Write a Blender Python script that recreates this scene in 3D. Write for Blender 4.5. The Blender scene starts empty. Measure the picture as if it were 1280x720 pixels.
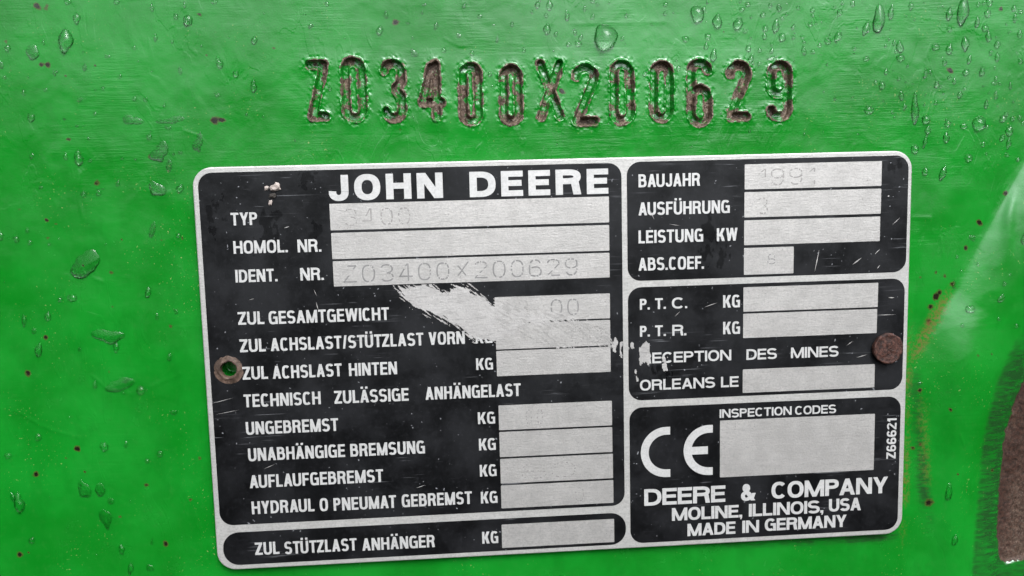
import bpy, math, random
import numpy as np

# ------------------------------------------------------------------ camera, sky, sun, exposure
# Units: metres. The name plate is 130 x 73.5 mm, its centre at the world origin, the steel
# panel stands upright in the XZ plane and faces -Y.
scene = bpy.context.scene
COL = scene.collection

cam_d = bpy.data.cameras.new('camera')
cam = bpy.data.objects.new('camera', cam_d)
COL.objects.link(cam)
from mathutils import Matrix, Vector
Rm = ((0.99684, 0.03364, -0.07200), (-0.07559, 0.12136, -0.98973), (-0.02455, 0.99204, 0.12352))
M4 = Matrix(Rm).to_4x4()
M4.translation = Vector((-0.021754, -0.167557 - 0.0015, 0.034662))   # solved for the plate face, 1.5 mm proud of the panel
cam.matrix_world = M4
cam_d.sensor_width = 36.0
cam_d.lens = 36.0 * 1167.0 / 1280.0
cam_d.clip_start = 0.002
cam_d.clip_end = 50.0
scene.camera = cam

SUN_ELEV, SUN_AZ = 45.0, 164.0            # azimuth clockwise from +Y
world = bpy.data.worlds.new('World')
scene.world = world
world.use_nodes = True
wn, wl = world.node_tree.nodes, world.node_tree.links
wn.clear()
sky = wn.new('ShaderNodeTexSky')
sky.sky_type = 'NISHITA'
sky.sun_disc = False
sky.sun_elevation = math.radians(SUN_ELEV)
sky.sun_rotation = math.radians(SUN_AZ)
sky.air_density = 1.0
sky.dust_density = 10.0
sky.ozone_density = 1.0
hsv = wn.new('ShaderNodeHueSaturation')   # overcast: nearly colourless
hsv.inputs['Saturation'].default_value = 0.15
bg = wn.new('ShaderNodeBackground')
bg.inputs['Strength'].default_value = 0.15
wo = wn.new('ShaderNodeOutputWorld')
wl.new(sky.outputs[0], hsv.inputs['Color'])
tint = wn.new('ShaderNodeMix'); tint.data_type = 'RGBA'; tint.blend_type = 'MULTIPLY'
tint.inputs[0].default_value = 1.0
tint.inputs[7].default_value = (0.93, 1.0, 1.08, 1.0)      # cool cloud cover
wl.new(hsv.outputs[0], tint.inputs[6])
wl.new(tint.outputs[2], bg.inputs['Color'])
wl.new(bg.outputs[0], wo.inputs['Surface'])

sun_d = bpy.data.lights.new('sun', 'SUN')
sun_d.energy = 0.8
sun_d.angle = math.radians(22)
sun_d.color = (1.0, 0.97, 0.93)
sun = bpy.data.objects.new('sun', sun_d)
COL.objects.link(sun)
az, el = math.radians(SUN_AZ), math.radians(SUN_ELEV)
sdir = Vector((math.sin(az) * math.cos(el), math.cos(az) * math.cos(el), math.sin(el)))
sun.rotation_euler = sdir.to_track_quat('Z', 'Y').to_euler()
sun.location = sdir * 0.6

vs = scene.view_settings
vs.view_transform = 'Standard'
vs.look = 'None'
vs.exposure = 0.55
vs.gamma = 1.0
vs.use_curve_mapping = False
scene.cycles.use_denoising = True
scene.cycles.max_bounces = 10
scene.cycles.transmission_bounces = 8
scene.cycles.caustics_refractive = True
scene.cycles.blur_glossy = 0.3

rng = np.random.default_rng(7)
random.seed(7)

# ------------------------------------------------------------------ helpers
PW, PH = 130.0, 73.5
def wx(x): return (x - PW / 2) / 1000.0
def wz(y): return (PH / 2 - y) / 1000.0

# photo pixel (1280 x 720) -> millimetres on the panel face, plate corner as origin, y downward
SRC = [(239, 209.5), (1141, 188), (1127.5, 667), (272.5, 713.5)]
DST = [(0, 0), (PW, 0), (PW, PH), (0, PH)]
_A = []
for (u, v), (x, y) in zip(SRC, DST):
    u -= 640; v -= 360
    _A.append([u, v, 1, 0, 0, 0, -x * u, -x * v, -x])
    _A.append([0, 0, 0, u, v, 1, -y * u, -y * v, -y])
HM = np.linalg.svd(np.array(_A, float))[2][-1].reshape(3, 3)
def mmp(px, py):                      # on the plate's face
    q = HM @ np.array([px - 640.0, py - 360.0, 1.0])
    return q[0] / q[2], q[1] / q[2]
DEEP = 1 + 1.5 / 167.557              # the panel lies 1.5 mm behind that face
def deeper(x, y): return 43.246 + (x - 43.246) * DEEP, 2.088 + (y - 2.088) * DEEP
def mm(px, py): return deeper(*mmp(px, py))
def mmscale(px, py):
    a = mm(px - 5, py); b = mm(px + 5, py); c = mm(px, py - 5); d = mm(px, py + 5)
    return (b[0] - a[0]) / 10, (d[1] - c[1]) / 10

def vnoise(x, y, seed=0):
    """smooth value noise in 0..1 on numpy arrays"""
    xi = np.floor(x).astype(np.int64); yi = np.floor(y).astype(np.int64)
    xf = x - xi; yf = y - yi
    xf = xf * xf * (3 - 2 * xf); yf = yf * yf * (3 - 2 * yf)
    def h(a, b):
        n = (a * 374761393 + b * 668265263 + seed * 974634777) & 0xffffffff
        n = ((n ^ (n >> 13)) * 1274126177) & 0xffffffff
        return ((n ^ (n >> 16)) & 0xffff) / 65535.0
    return (h(xi, yi) * (1 - xf) + h(xi + 1, yi) * xf) * (1 - yf) + (h(xi, yi + 1) * (1 - xf) + h(xi + 1, yi + 1) * xf) * yf
def fbm(x, y, seed=0, o=4):
    s = 0; a = 0.5; t = 0
    for k in range(o):
        s = s + a * vnoise(x * 2 ** k, y * 2 ** k, seed + k * 17); t += a; a *= 0.5
    return s / t
def sstep(a, b, x):
    t = np.clip((x - a) / (b - a), 0, 1)
    return t * t * (3 - 2 * t)

def link(o, parent=None):
    COL.objects.link(o)
    if parent is not None:
        o.parent = parent
    return o
def mesh_obj(name, verts, faces, mat, parent=None, smooth=False):
    me = bpy.data.meshes.new(name)
    me.from_pydata(verts, [], faces)
    me.materials.append(mat)
    if smooth:
        me.polygons.foreach_set('use_smooth', [True] * len(me.polygons))
    me.update()
    return link(bpy.data.objects.new(name, me), parent)
def empty(name, loc=(0, 0, 0)):
    o = bpy.data.objects.new(name, None)
    o.empty_display_size = 0.01
    o.location = loc
    return link(o)
def tag(o, label=None, cat=None, group=None, kind=None):
    if label: o['label'] = label
    if cat: o['category'] = cat
    if group: o['group'] = group
    if kind: o['kind'] = kind
    return o

# ------------------------------------------------------------------ materials
class NT:
    def __init__(self, name):
        self.m = bpy.data.materials.new(name)
        self.m.use_nodes = True
        self.n = self.m.node_tree.nodes; self.l = self.m.node_tree.links
        self.n.clear()
        self.out = self.n.new('ShaderNodeOutputMaterial')
        self.p = self.n.new('ShaderNodeBsdfPrincipled')
        self.l.new(self.p.outputs[0], self.out.inputs['Surface'])
        self.tc = self.n.new('ShaderNodeTexCoord')
    def map(self, scale=(1, 1, 1), rot=(0, 0, 0), loc=(0, 0, 0)):
        """object coordinates in millimetres, then scaled"""
        m = self.n.new('ShaderNodeMapping')
        m.vector_type = 'POINT'
        self.l.new(self.tc.outputs['Object'], m.inputs['Vector'])
        m.inputs['Scale'].default_value = [s * 1000 for s in scale]
        m.inputs['Rotation'].default_value = rot
        m.inputs['Location'].default_value = loc
        return m.outputs[0]
    def noise(self, vec, scale, detail=4, rough=0.55, dist=0.0):
        t = self.n.new('ShaderNodeTexNoise')
        self.l.new(vec, t.inputs['Vector'])
        t.inputs['Scale'].default_value = scale
        t.inputs['Detail'].default_value = detail
        t.inputs['Roughness'].default_value = rough
        t.inputs['Distortion'].default_value = dist
        return t.outputs['Fac']
    def ramp(self, fac, a, b, lo=0.0, hi=1.0):
        t = self.n.new('ShaderNodeMapRange')
        t.interpolation_type = 'SMOOTHSTEP'
        self.l.new(fac, t.inputs['Value'])
        t.inputs['From Min'].default_value = a; t.inputs['From Max'].default_value = b
        t.inputs['To Min'].default_value = lo; t.inputs['To Max'].default_value = hi
        return t.outputs['Result']
    def mix(self, fac, a, b):
        t = self.n.new('ShaderNodeMix'); t.data_type = 'RGBA'
        if isinstance(fac, (int, float)): t.inputs[0].default_value = fac
        else: self.l.new(fac, t.inputs[0])
        for s, k in ((a, 6), (b, 7)):
            if isinstance(s, tuple): t.inputs[k].default_value = (*s, 1)
            else: self.l.new(s, t.inputs[k])
        return t.outputs[2]
    def math(self, op, a, b=None, clamp=False):
        t = self.n.new('ShaderNodeMath'); t.operation = op; t.use_clamp = clamp
        for s, k in ((a, 0), (b, 1)):
            if s is None: continue
            if isinstance(s, (int, float)): t.inputs[k].default_value = s
            else: self.l.new(s, t.inputs[k])
        return t.outputs[0]
    def attr(self, name):
        t = self.n.new('ShaderNodeAttribute'); t.attribute_name = name
        return t.outputs['Fac']
    def bump(self, h, strength, dist, prev=None):
        t = self.n.new('ShaderNodeBump')
        t.inputs['Strength'].default_value = strength
        t.inputs['Distance'].default_value = dist
        self.l.new(h, t.inputs['Height'])
        if prev is not None: self.l.new(prev, t.inputs['Normal'])
        return t.outputs[0]
    def set(self, **kw):
        for k, v in kw.items():
            k = k.replace('_', ' ')
            i = self.p.inputs[k]
            if isinstance(v, tuple): i.default_value = (*v, 1) if len(v) == 3 else v
            elif isinstance(v, (int, float)): i.default_value = v
            else: self.l.new(v, i)
        return self.m

def make_panel_material():
    t = NT('green_paint_on_steel')
    v = t.map()
    n1 = t.noise(v, 0.045, 4, 0.6)
    n2 = t.noise(v, 0.9, 5, 0.65)
    col = t.mix(t.ramp(n1, 0.35, 0.65), (0.003, 0.148, 0.008), (0.006, 0.195, 0.015))
    col = t.mix(t.ramp(t.noise(t.map(scale=(1.4, 1, .8), loc=(7, 0, 3)), .16, 4, .6), .50, .62, 0, .22), col, (0.003, 0.118, 0.007))
    col = t.mix(t.ramp(n2, 0.50, 0.80, 0, 0.35), col, (0.022, 0.160, 0.022))
    # dry yellowish dust specks, mostly on the left
    sp = t.noise(v, 2.6, 2, 0.5)
    spz = t.math('MULTIPLY', t.ramp(sp, 0.67, 0.73), t.ramp(t.noise(v, 0.08, 2), 0.50, 0.62))
    col = t.mix(t.math('MULTIPLY', spz, 0.55), col, (0.30, 0.34, 0.12))
    grime_shade = t.attr('grime_shade')
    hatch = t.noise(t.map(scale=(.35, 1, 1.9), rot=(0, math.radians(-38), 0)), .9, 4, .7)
    gm = t.ramp(t.math('MULTIPLY', grime_shade, t.ramp(hatch, .30, .66, .45, 1.0)), .12, .85)
    col = t.mix(t.math('MULTIPLY', gm, .85), col, (0.012, 0.040, 0.012))  # one dark tone for grime and for painted shade
    rust = t.attr('rust')
    rn = t.noise(v, 1.8, 5, 0.7)
    rf = t.noise(v, 4.2, 4, .7)
    rmask = t.ramp(t.math('ADD', rust, t.math('ADD', t.math('MULTIPLY', t.math('SUBTRACT', rn, 0.5), 0.8), t.math('MULTIPLY', t.math('SUBTRACT', rf, 0.5), 0.6))), 0.45, 0.55)
    rcol = t.mix(t.ramp(t.noise(v, 1.5, 6, 0.75), 0.36, 0.66), (0.030, 0.019, 0.011), (0.215, 0.150, 0.108))
    rcol = t.mix(t.ramp(t.noise(v, 0.35, 3, 0.6), 0.40, 0.65, 0, .55), rcol, (0.060, 0.036, 0.030))
    rcol = t.mix(t.ramp(t.noise(v, 3.4, 3, 0.6), 0.54, 0.70, 0, .8), rcol, (0.38, 0.30, 0.24))
    rcol = t.mix(t.math('MULTIPLY', grime_shade, .95), rcol, t.mix(t.ramp(rn, .3, .7), (0.008, 0.004, 0.003), (0.056, 0.024, 0.016)))
    col = t.mix(rmask, col, rcol)
    pit = t.attr('pit')
    pn = t.math('ADD', pit, t.math('MULTIPLY', t.math('SUBTRACT', t.noise(v, 2.2, 4, .7), 0.5), 0.7))
    col = t.mix(t.math('MULTIPLY', t.ramp(pn, 0.28, 0.50), .75), col, (0.055, 0.050, 0.014))
    col = t.mix(t.ramp(pn, 0.50, 0.75), col, (0.012, 0.009, 0.005))
    stain = t.attr('stain')
    col = t.mix(t.math('MULTIPLY', t.ramp(t.math('MULTIPLY', stain, t.ramp(rn, 0.3, 0.65)), 0.1, 0.8), 0.6), col, (0.16, 0.08, 0.03))
    rough = t.math('ADD', t.ramp(t.noise(v, 0.20, 4, 0.6), 0.3, 0.7, 0.20, 0.28), t.math('MULTIPLY', rmask, 0.42))
    wet = t.attr('wet')
    rough = t.math('MULTIPLY', rough, t.math('SUBTRACT', 1.0, t.math('MULTIPLY', wet, 0.45)))
    # relief: orange peel, fine brush marks running slightly downhill, grit
    peel = t.noise(v, 0.16, 2, 0.45, .6)
    vb = t.map(scale=(0.16, 1, 2.2), rot=(0, math.radians(-9), 0))
    brush = t.noise(vb, 0.8, 4, 0.65, 0.4)
    grit = t.noise(v, 3.2, 3, 0.6)
    b = t.bump(peel, 0.30, 0.00040)
    # dried runs and wet film edges
    film = t.ramp(t.noise(t.map(scale=(1.3, 1, .6), loc=(3, 0, 19)), .17, 3, .55, 1.2), .52, .57)
    film = t.math('MULTIPLY', film, t.ramp(t.noise(t.map(loc=(41, 0, 2)), .06, 2, .5), .44, .60))
    b = t.bump(film, 0.16, 0.00010, b)
    bz = t.math('MULTIPLY', brush, t.ramp(t.noise(t.map(loc=(13, 0, 5)), .055, 3, .6), .46, .64))
    b = t.bump(bz, 0.40, 0.00009, b)
    b = t.bump(t.math('ADD', grit, t.math('MULTIPLY', t.math('MULTIPLY', rmask, rn), 9.0)), 0.16, 0.00007, b)
    return t.set(Base_Color=col, Roughness=rough, Normal=b, Specular_IOR_Level=t.math('SUBTRACT', .55, t.math('MULTIPLY', rmask, .35)), Coat_Weight=t.math('MULTIPLY', t.math('SUBTRACT', 1.0, rmask), .65), Coat_Roughness=t.math('SUBTRACT', .20, t.math('MULTIPLY', wet, .10)), Coat_IOR=1.45, Coat_Normal=b)

def make_alu(name, base, wearcol, metallic=0.35, rough=0.42, contrast=1.0, rot=0.0):
    t = NT(name)
    v = t.map()
    n = t.noise(v, 0.35, 5, 0.65)
    g = t.noise(t.map(scale=(0.35, 1, 3.0), rot=(0, math.radians(rot), 0)), 1.6, 4, 0.7)
    dk = tuple(c * (1 - 0.14 * contrast) for c in base)
    col = t.mix(t.ramp(n, 0.3, 0.7), dk, base)
    col = t.mix(t.ramp(g, 0.46, 0.72, 0, 0.5 * contrast), col, wearcol)
    fine = t.noise(v, 2.2, 4, 0.75)
    col = t.mix(t.ramp(fine, 0.42, 0.70, 0, 0.45 * contrast), col, tuple(c * .55 for c in base))
    speck = t.ramp(t.noise(v, 2.4, 2, 0.5), 0.70, 0.77, 0, 0.5 * contrast)
    col = t.mix(speck, col, (0.22, 0.20, 0.18))
    b = t.bump(g, 0.40, 0.00005)
    b = t.bump(t.noise(v, 2.6, 4, .7), 0.50, 0.00006, b)
    return t.set(Base_Color=col, Metallic=metallic, Roughness=t.ramp(fine, 0.3, 0.7, rough - 0.05, rough + 0.10), Normal=b)

def make_black(name, base=0.0025, dust=0.0085, rlo=0.30, rhi=0.46, amount=0.9):
    t = NT(name)
    v = t.map()
    n = t.noise(v, 0.10, 5, 0.65)
    f = t.noise(v, 1.3, 5, 0.7)
    col = t.mix(t.math('MULTIPLY', t.ramp(n, 0.33, 0.68), amount), (base, base, base * 1.1), (dust, dust, dust * 1.13))
    col = t.mix(t.ramp(f, 0.50, 0.75, 0, 0.55), col, (dust * 2.2, dust * 2.2, dust * 2.4))
    # light specks and hairline scratches
    s1 = t.ramp(t.noise(v, 1.7, 1, 0.4), 0.765, 0.80)
    sc = t.noise(t.map(scale=(0.10, 1, 2.2), rot=(0, math.radians(28), 0)), 1.4, 2, 0.5)
    sc2 = t.noise(t.map(scale=(0.05, 1, 2.6), rot=(0, math.radians(4), 0), loc=(31, 0, 7)), 1.5, 2, 0.5)
    zone = t.ramp(t.noise(v, 0.07, 2), 0.50, 0.62)
    hair = t.math('MULTIPLY', t.math('MAXIMUM', t.ramp(sc, 0.66, 0.74), t.ramp(sc2, 0.67, 0.75)), zone)
    col = t.mix(t.math('MULTIPLY', t.math('MAXIMUM', s1, t.math('MULTIPLY', hair, .55)), 0.65), col, (0.26, 0.26, 0.27))
    b = t.bump(t.noise(v, 0.5, 4, 0.6), 0.25, 0.00008)
    b = t.bump(f, 0.20, 0.00004, b)
    return t.set(Base_Color=col, Roughness=t.ramp(n, 0.3, 0.7, rlo, rhi), Normal=b, Specular_IOR_Level=0.34)

def make_rust(name, dark, light, scale=1.0):
    t = NT(name)
    v = t.map()
    n = t.noise(v, 0.9 * scale, 6, 0.7)
    g = t.noise(v, 2.8 * scale, 4, 0.65)
    col = t.mix(t.ramp(n, 0.35, 0.68), dark, light)
    col = t.mix(t.ramp(g, 0.62, 0.80, 0, 0.5), col, tuple(min(1, c * 2.2) for c in light))
    b = t.bump(n, 0.6, 0.00030)
    b = t.bump(g, 0.5, 0.00010, b)
    return t.set(Base_Color=col, Roughness=t.ramp(g, 0.3, 0.7, 0.42, 0.75), Normal=b, Specular_IOR_Level=0.3)

def make_water():
    t = NT('water')
    t.set(Base_Color=(1.0, 1.0, 1.0), Transmission_Weight=1.0, IOR=1.36, Roughness=0.0)
    tr = t.n.new('ShaderNodeBsdfTransparent')
    mx = t.n.new('ShaderNodeMixShader')
    mx.inputs[0].default_value = .38
    gl = t.n.new('ShaderNodeBsdfGlossy'); gl.inputs['Roughness'].default_value = .03
    fr = t.n.new('ShaderNodeFresnel'); fr.inputs['IOR'].default_value = 1.27
    m2 = t.n.new('ShaderNodeMixShader')
    t.l.new(fr.outputs[0], m2.inputs[0]); t.l.new(tr.outputs[0], m2.inputs[1]); t.l.new(gl.outputs[0], m2.inputs[2])
    t.l.new(m2.outputs[0], mx.inputs[1]); t.l.new(t.p.outputs[0], mx.inputs[2])
    t.l.new(mx.outputs[0], t.out.inputs['Surface'])
    return t.m

def make_plain(name, col, rough=0.6, metallic=0.0, var=0.25):
    t = NT(name)
    v = t.map()
    n = t.noise(v, 1.1, 5, 0.65)
    c = t.mix(t.ramp(n, 0.3, 0.7), tuple(k * (1 - var) for k in col), col)
    b = t.bump(t.noise(v, 2.4, 4), 0.3, 0.00006)
    return t.set(Base_Color=c, Roughness=rough, Metallic=metallic, Normal=b)

MAT_PANEL = make_panel_material()
MAT_EDGE = make_alu('bare_aluminium_edge', (0.60, 0.575, 0.54), (0.38, 0.36, 0.33), 0.50, 0.40, 1.1)
MAT_FIELD = make_alu('satin_aluminium', (0.63, 0.595, 0.56), (0.41, 0.385, 0.36), 0.64, 0.40, 1.25)
MAT_PRINT = make_alu('lettering_aluminium', (0.62, 0.60, 0.575), (0.45, 0.435, 0.415), 0.40, 0.42, 0.8)
MAT_WORN = make_alu('scraped_aluminium', (0.72, 0.68, 0.645), (0.34, 0.315, 0.30), 0.60, 0.34, 1.3, 38)
MAT_SCUFF = make_alu('scuffed_grey_metal', (0.46, 0.435, 0.41), (0.34, 0.32, 0.30), 0.5, 0.45)
MAT_BLACK = make_black('dusty_black_enamel')
MAT_SMEAR = make_black('wiped_black_enamel', 0.0022, 0.004, 0.24, 0.34, 0.5)
MAT_ENGR = make_plain('engraved_metal', (0.23, 0.22, 0.21), 0.6, 0.2)
MAT_ENGR_FAINT = make_plain('faint_engraved_metal', (0.33, 0.31, 0.29), 0.55, 0.3)
MAT_RIVET = make_rust('rusty_rivet_steel', (0.016, 0.007, 0.005), (0.090, 0.037, 0.026), 2.0)
MAT_RING = make_rust('rust_stained_eyelet', (0.030, 0.019, 0.013), (0.130, 0.082, 0.060), .5)
MAT_WATER = make_water()
MAT_CHIP = make_plain('pale_paint_crumb', (0.40, 0.33, 0.29), 0.6)
MAT_DIRT = make_plain('dark_dirt', (0.035, 0.028, 0.022), 0.8)

# ------------------------------------------------------------------ the steel panel
def arc(cx, cy, rx, ry, a0, a1, n=14):
    return [(cx + rx * math.cos(math.radians(a0 + (a1 - a0) * k / n)), cy - ry * math.sin(math.radians(a0 + (a1 - a0) * k / n))) for k in range(n + 1)]
def stadium(x0, y0, x1, y1):
    r = (x1 - x0) / 2; cx = (x0 + x1) / 2
    p = arc(cx, y0 + r, r, r, 0, 180) + arc(cx, y1 - r, r, r, 180, 360)
    return p + [p[0]]
STAMP = [('Z', 20.5, 24.2, -17.8, -7.7), ('0', 26.6, 30.7, -18.2, -7.3), ('3', 33.4, 37.5, -17.8, -7.2),
         ('4', 40.1, 44.4, -17.4, -7.3), ('0', 47.1, 50.9, -17.0, -6.3), ('0', 54.2, 58.0, -16.5, -6.3),
         ('X', 60.8, 65.4, -17.3, -6.9), ('2', 67.1, 71.6, -16.5, -5.9), ('0', 73.9, 78.0, -17.0, -5.9),
         ('0', 81.1, 85.2, -16.7, -6.2), ('6', 87.9, 92.2, -17.0, -5.3), ('2', 95.0, 99.3, -16.5, -6.2),
         ('9', 102.6, 106.9, -16.4, -6.0)]
STAMP = [(c, *[v for p in (deeper(a, b_), deeper(d, e)) for v in p]) for c, a, d, b_, e in STAMP]
STAMP = [(c, a, d, b_, e) for c, a, b_, d, e in STAMP]
GHW = 0.74                                  # half width of a stamped groove, mm
def skeleton(ch, x0, x1, y0, y1):
    g = GHW * 0.85
    x0 += g; x1 -= g; y0 += g; y1 -= g
    w, h = x1 - x0, y1 - y0
    cx = (x0 + x1) / 2; r = w / 2
    if ch == '0': return [stadium(x0, y0, x1, y1)]
    if ch == 'Z': return [[(x0, y0), (x1, y0), (x0 + .1 * w, y1), (x1, y1)]]
    if ch == 'X': return [[(x0, y0), (x1, y1)], [(x1, y0), (x0, y1)]]
    if ch == '4': return [[(x0 + .72 * w, y1), (x0 + .72 * w, y0), (x0 + .45 * w, y0 + .05 * h), (x0 - .05 * w, y0 + .72 * h), (x1, y0 + .72 * h)]]
    if ch == '2': return [arc(cx, y0 + r, r, r, 175, -30) + [(x0, y1), (x1, y1)]]
    if ch == '3':
        m = y0 + .48 * h
        return [arc(cx, y0 + r, r, r, 170, 0) + [(x1, m - .14 * h), (cx + .1 * w, m), (x1, m + .14 * h)] + arc(cx, y1 - r, r, r, 0, -170)]
    if ch == '6':
        m = y0 + .44 * h
        return [arc(cx, y0 + r, r, r, 10, 180) + [(x0, y1 - r)] + arc(cx, y1 - r, r, r, 180, 360) + arc(cx, m + r, r, r, 0, 180)]
    if ch == '9':
        m = y0 + .56 * h
        return [arc(cx, y1 - r, r, r, 190, 360) + [(x1, y0 + r)] + arc(cx, y0 + r, r, r, 0, 180) + arc(cx, m - r, r, r, 180, 360)]
SKEL = [skeleton(*s) for s in STAMP]

def seg_dist(X, Y, polys):
    d = np.full(X.shape, 1e3)
    for p in polys:
        for (ax, ay), (bx, by) in zip(p[:-1], p[1:]):
            vx, vy = bx - ax, by - ay
            L = vx * vx + vy * vy
            if L < 1e-9: continue
            t = np.clip(((X - ax) * vx + (Y - ay) * vy) / L, 0, 1)
            d = np.minimum(d, np.hypot(X - ax - t * vx, Y - ay - t * vy))
    return d
def stamp_dist(X, Y):
    """distance to the nearest stamped stroke and index of its character"""
    D = np.full(X.shape, 1e3); I = np.full(X.shape, -1)
    for k, (ch, x0, x1, y0, y1) in enumerate(STAMP):
        m = (X > x0 - 2.2) & (X < x1 + 2.2) & (Y > y0 - 2.2) & (Y < y1 + 2.2)
        if not m.any(): continue
        # a wobble so the hand-struck strokes are not perfect
        xs, ys = X[m], Y[m]
        wob = 0.13
        dd = seg_dist(xs + (fbm(xs * 1.1, ys * 1.1, 5) - .5) * wob * 2, ys + (fbm(xs * 1.1, ys * 1.1, 55) - .5) * wob * 2, SKEL[k])
        cur = D[m]; ci = I[m]
        better = dd < cur
        cur[better] = dd[better]; ci[better] = k
        D[m] = cur; I[m] = ci
    return D, I

CR0, CR1 = mm(1280, 205), mm(1162, 415)     # the crease right of the plate
def crease_d(X, Y):
    dx, dy = CR1[0] - CR0[0], CR1[1] - CR0[1]
    L = math.hypot(dx, dy); nx, ny = -dy / L, dx / L
    if nx < 0: nx, ny = -nx, -ny
    s = (X - CR0[0]) * dx / L + (Y - CR0[1]) * dy / L
    return (X - CR0[0]) * nx + (Y - CR0[1]) * ny, s / L
HOLE = (4.23, 36.0)
RIVET = (125.9, 36.75)
RUSTEDGE = [(1290, 440), (1276, 478), (1266, 505), (1258, 540), (1253, 600), (1251, 660), (1254, 700), (1262, 708), (1290, 700)]
RPOLY = np.array([mm(*p) for p in RUSTEDGE] + [(175, 80), (175, 40)])
def poly_sd(X, Y, P):
    """signed distance to polygon, positive inside"""
    d = seg_dist(X, Y, [list(map(tuple, P)) + [tuple(P[0])]])
    ins = np.zeros(X.shape, bool)
    n = len(P)
    for i in range(n):
        (ax, ay), (bx, by) = P[i], P[(i + 1) % n]
        c = ((ay > Y) != (by > Y)) & (X < (bx - ax) * (Y - ay) / (by - ay + 1e-12) + ax)
        ins ^= c
    return np.where(ins, d, -d)
# shallow scrapes and paint runs on the left: (x, y, length, angle, depth) in photo pixels
RUNS = [[(0, 511), (25, 516), (48, 530), (66, 538), (98, 547)], [(110, 465), (135, 487), (165, 493), (172, 484), (188, 484), (225, 467)],
        [(100, 325), (92, 340), (110, 346), (128, 352)], [(190, 222), (188, 240), (198, 246), (212, 240)],
        [(100, 215), (99, 250), (103, 275)], [(135, 420), (140, 430), (155, 424)], [(160, 402), (178, 396)],
        [(1165, 262), (1164, 288), (1176, 294), (1178, 318)], [(1140, 272), (1162, 272)], [(230, 163), (250, 170), (256, 178)],
        [(600, 50), (625, 52), (660, 56)], [(690, 30), (760, 29), (830, 27)], [(555, 48), (575, 58), (590, 55)],
        [(885, 45), (930, 48), (955, 52)], [(1195, 540), (1200, 555), (1212, 545)]]
RUNS_MM = [[mm(*p) for p in r] for r in RUNS]

def height(X, Y):
    """relief of the panel face in mm, towards the viewer"""
    h = 0.45 * (fbm(X / 38, Y / 38, 1, 3) - .5) + 0.10 * (fbm(X / 7, Y / 7, 2, 3) - .5)
    h += 0.018 * (fbm(X / 1.4, Y / 1.4, 3, 2) - .5)
    D, I = stamp_dist(X, Y)
    g = 1 - sstep(0.40, GHW, D)
    h -= g * (1.20 + 0.40 * (fbm(X * .9, Y * .9, 9) - .5))
    nz = fbm(X * 1.15, Y * 1.15, 12, 3)
    burr = np.exp(-((D - GHW - .12) / .17) ** 2)
    h += burr * np.clip(nz - .34, 0, 1) * 0.80
    h += np.exp(-((D - 1.15) / .5) ** 2) * (fbm(X * 1.6, Y * 1.6, 14, 3) - .5) * .20
    h += np.exp(-(D / 1.9) ** 2) * 0.10
    # crease: the sheet bends towards the viewer to the lower right of it
    d, s = crease_d(X, Y)
    fade = sstep(1.7, 0.8, s)
    ks = .22 + 1.1 * sstep(.45, 1.05, s)
    ramp = .5 * (d + np.sqrt(d * d + ks * ks)) - .5 * np.sqrt(0 * d + ks * ks) * np.exp(-np.abs(d) / 3)
    ramp = np.maximum(ramp, 0)
    h += fade * (.30 + .10 * sstep(.7, .05, s)) * 7.0 * (1 - np.exp(-ramp / 7.0))
    h += fade * 0.05 * np.exp(-(d / .5) ** 2)
    h += fade * .35 * np.exp(-((X - np.interp(Y, [-5, 20, 30], [150.5, 149, 146])) / 1.1) ** 2) * sstep(0, 2, d) * sstep(24, 12, Y)
    h += 1.1 * np.exp(-((X - 141.2) / 4.2) ** 2) * sstep(26, 44, Y)
    # rounded-away right edge
    ex = np.interp(Y, [20, 40, 55, 84, 110], [160, 149, 146.5, 146.5, 147])
    k = np.clip(X - ex, 0, 30)
    h -= 0.055 * np.minimum(k, 5) ** 2 * 0.9
    sd = poly_sd(X, Y, RPOLY)
    h -= 0.55 * sstep(-.1, .5, sd)
    h += sstep(0, .5, sd) * 0.35 * (fbm(X * .8, Y * .8, 31, 4) - .5)
    for r in RUNS_MM:
        dr = seg_dist(X, Y, [r])
        h += (0.055 if r[0][1] > -5 else .02) * np.exp(-(dr / .26) ** 2) * sstep(.30, .62, fbm(X / 2.2, Y / 2.2, 91, 2))
    # bolt hole behind the left eyelet
    dh = np.hypot(X - HOLE[0], Y - HOLE[1])
    h -= 2.6 * (1 - sstep(1.5, 2.0, dh))
    return h

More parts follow.
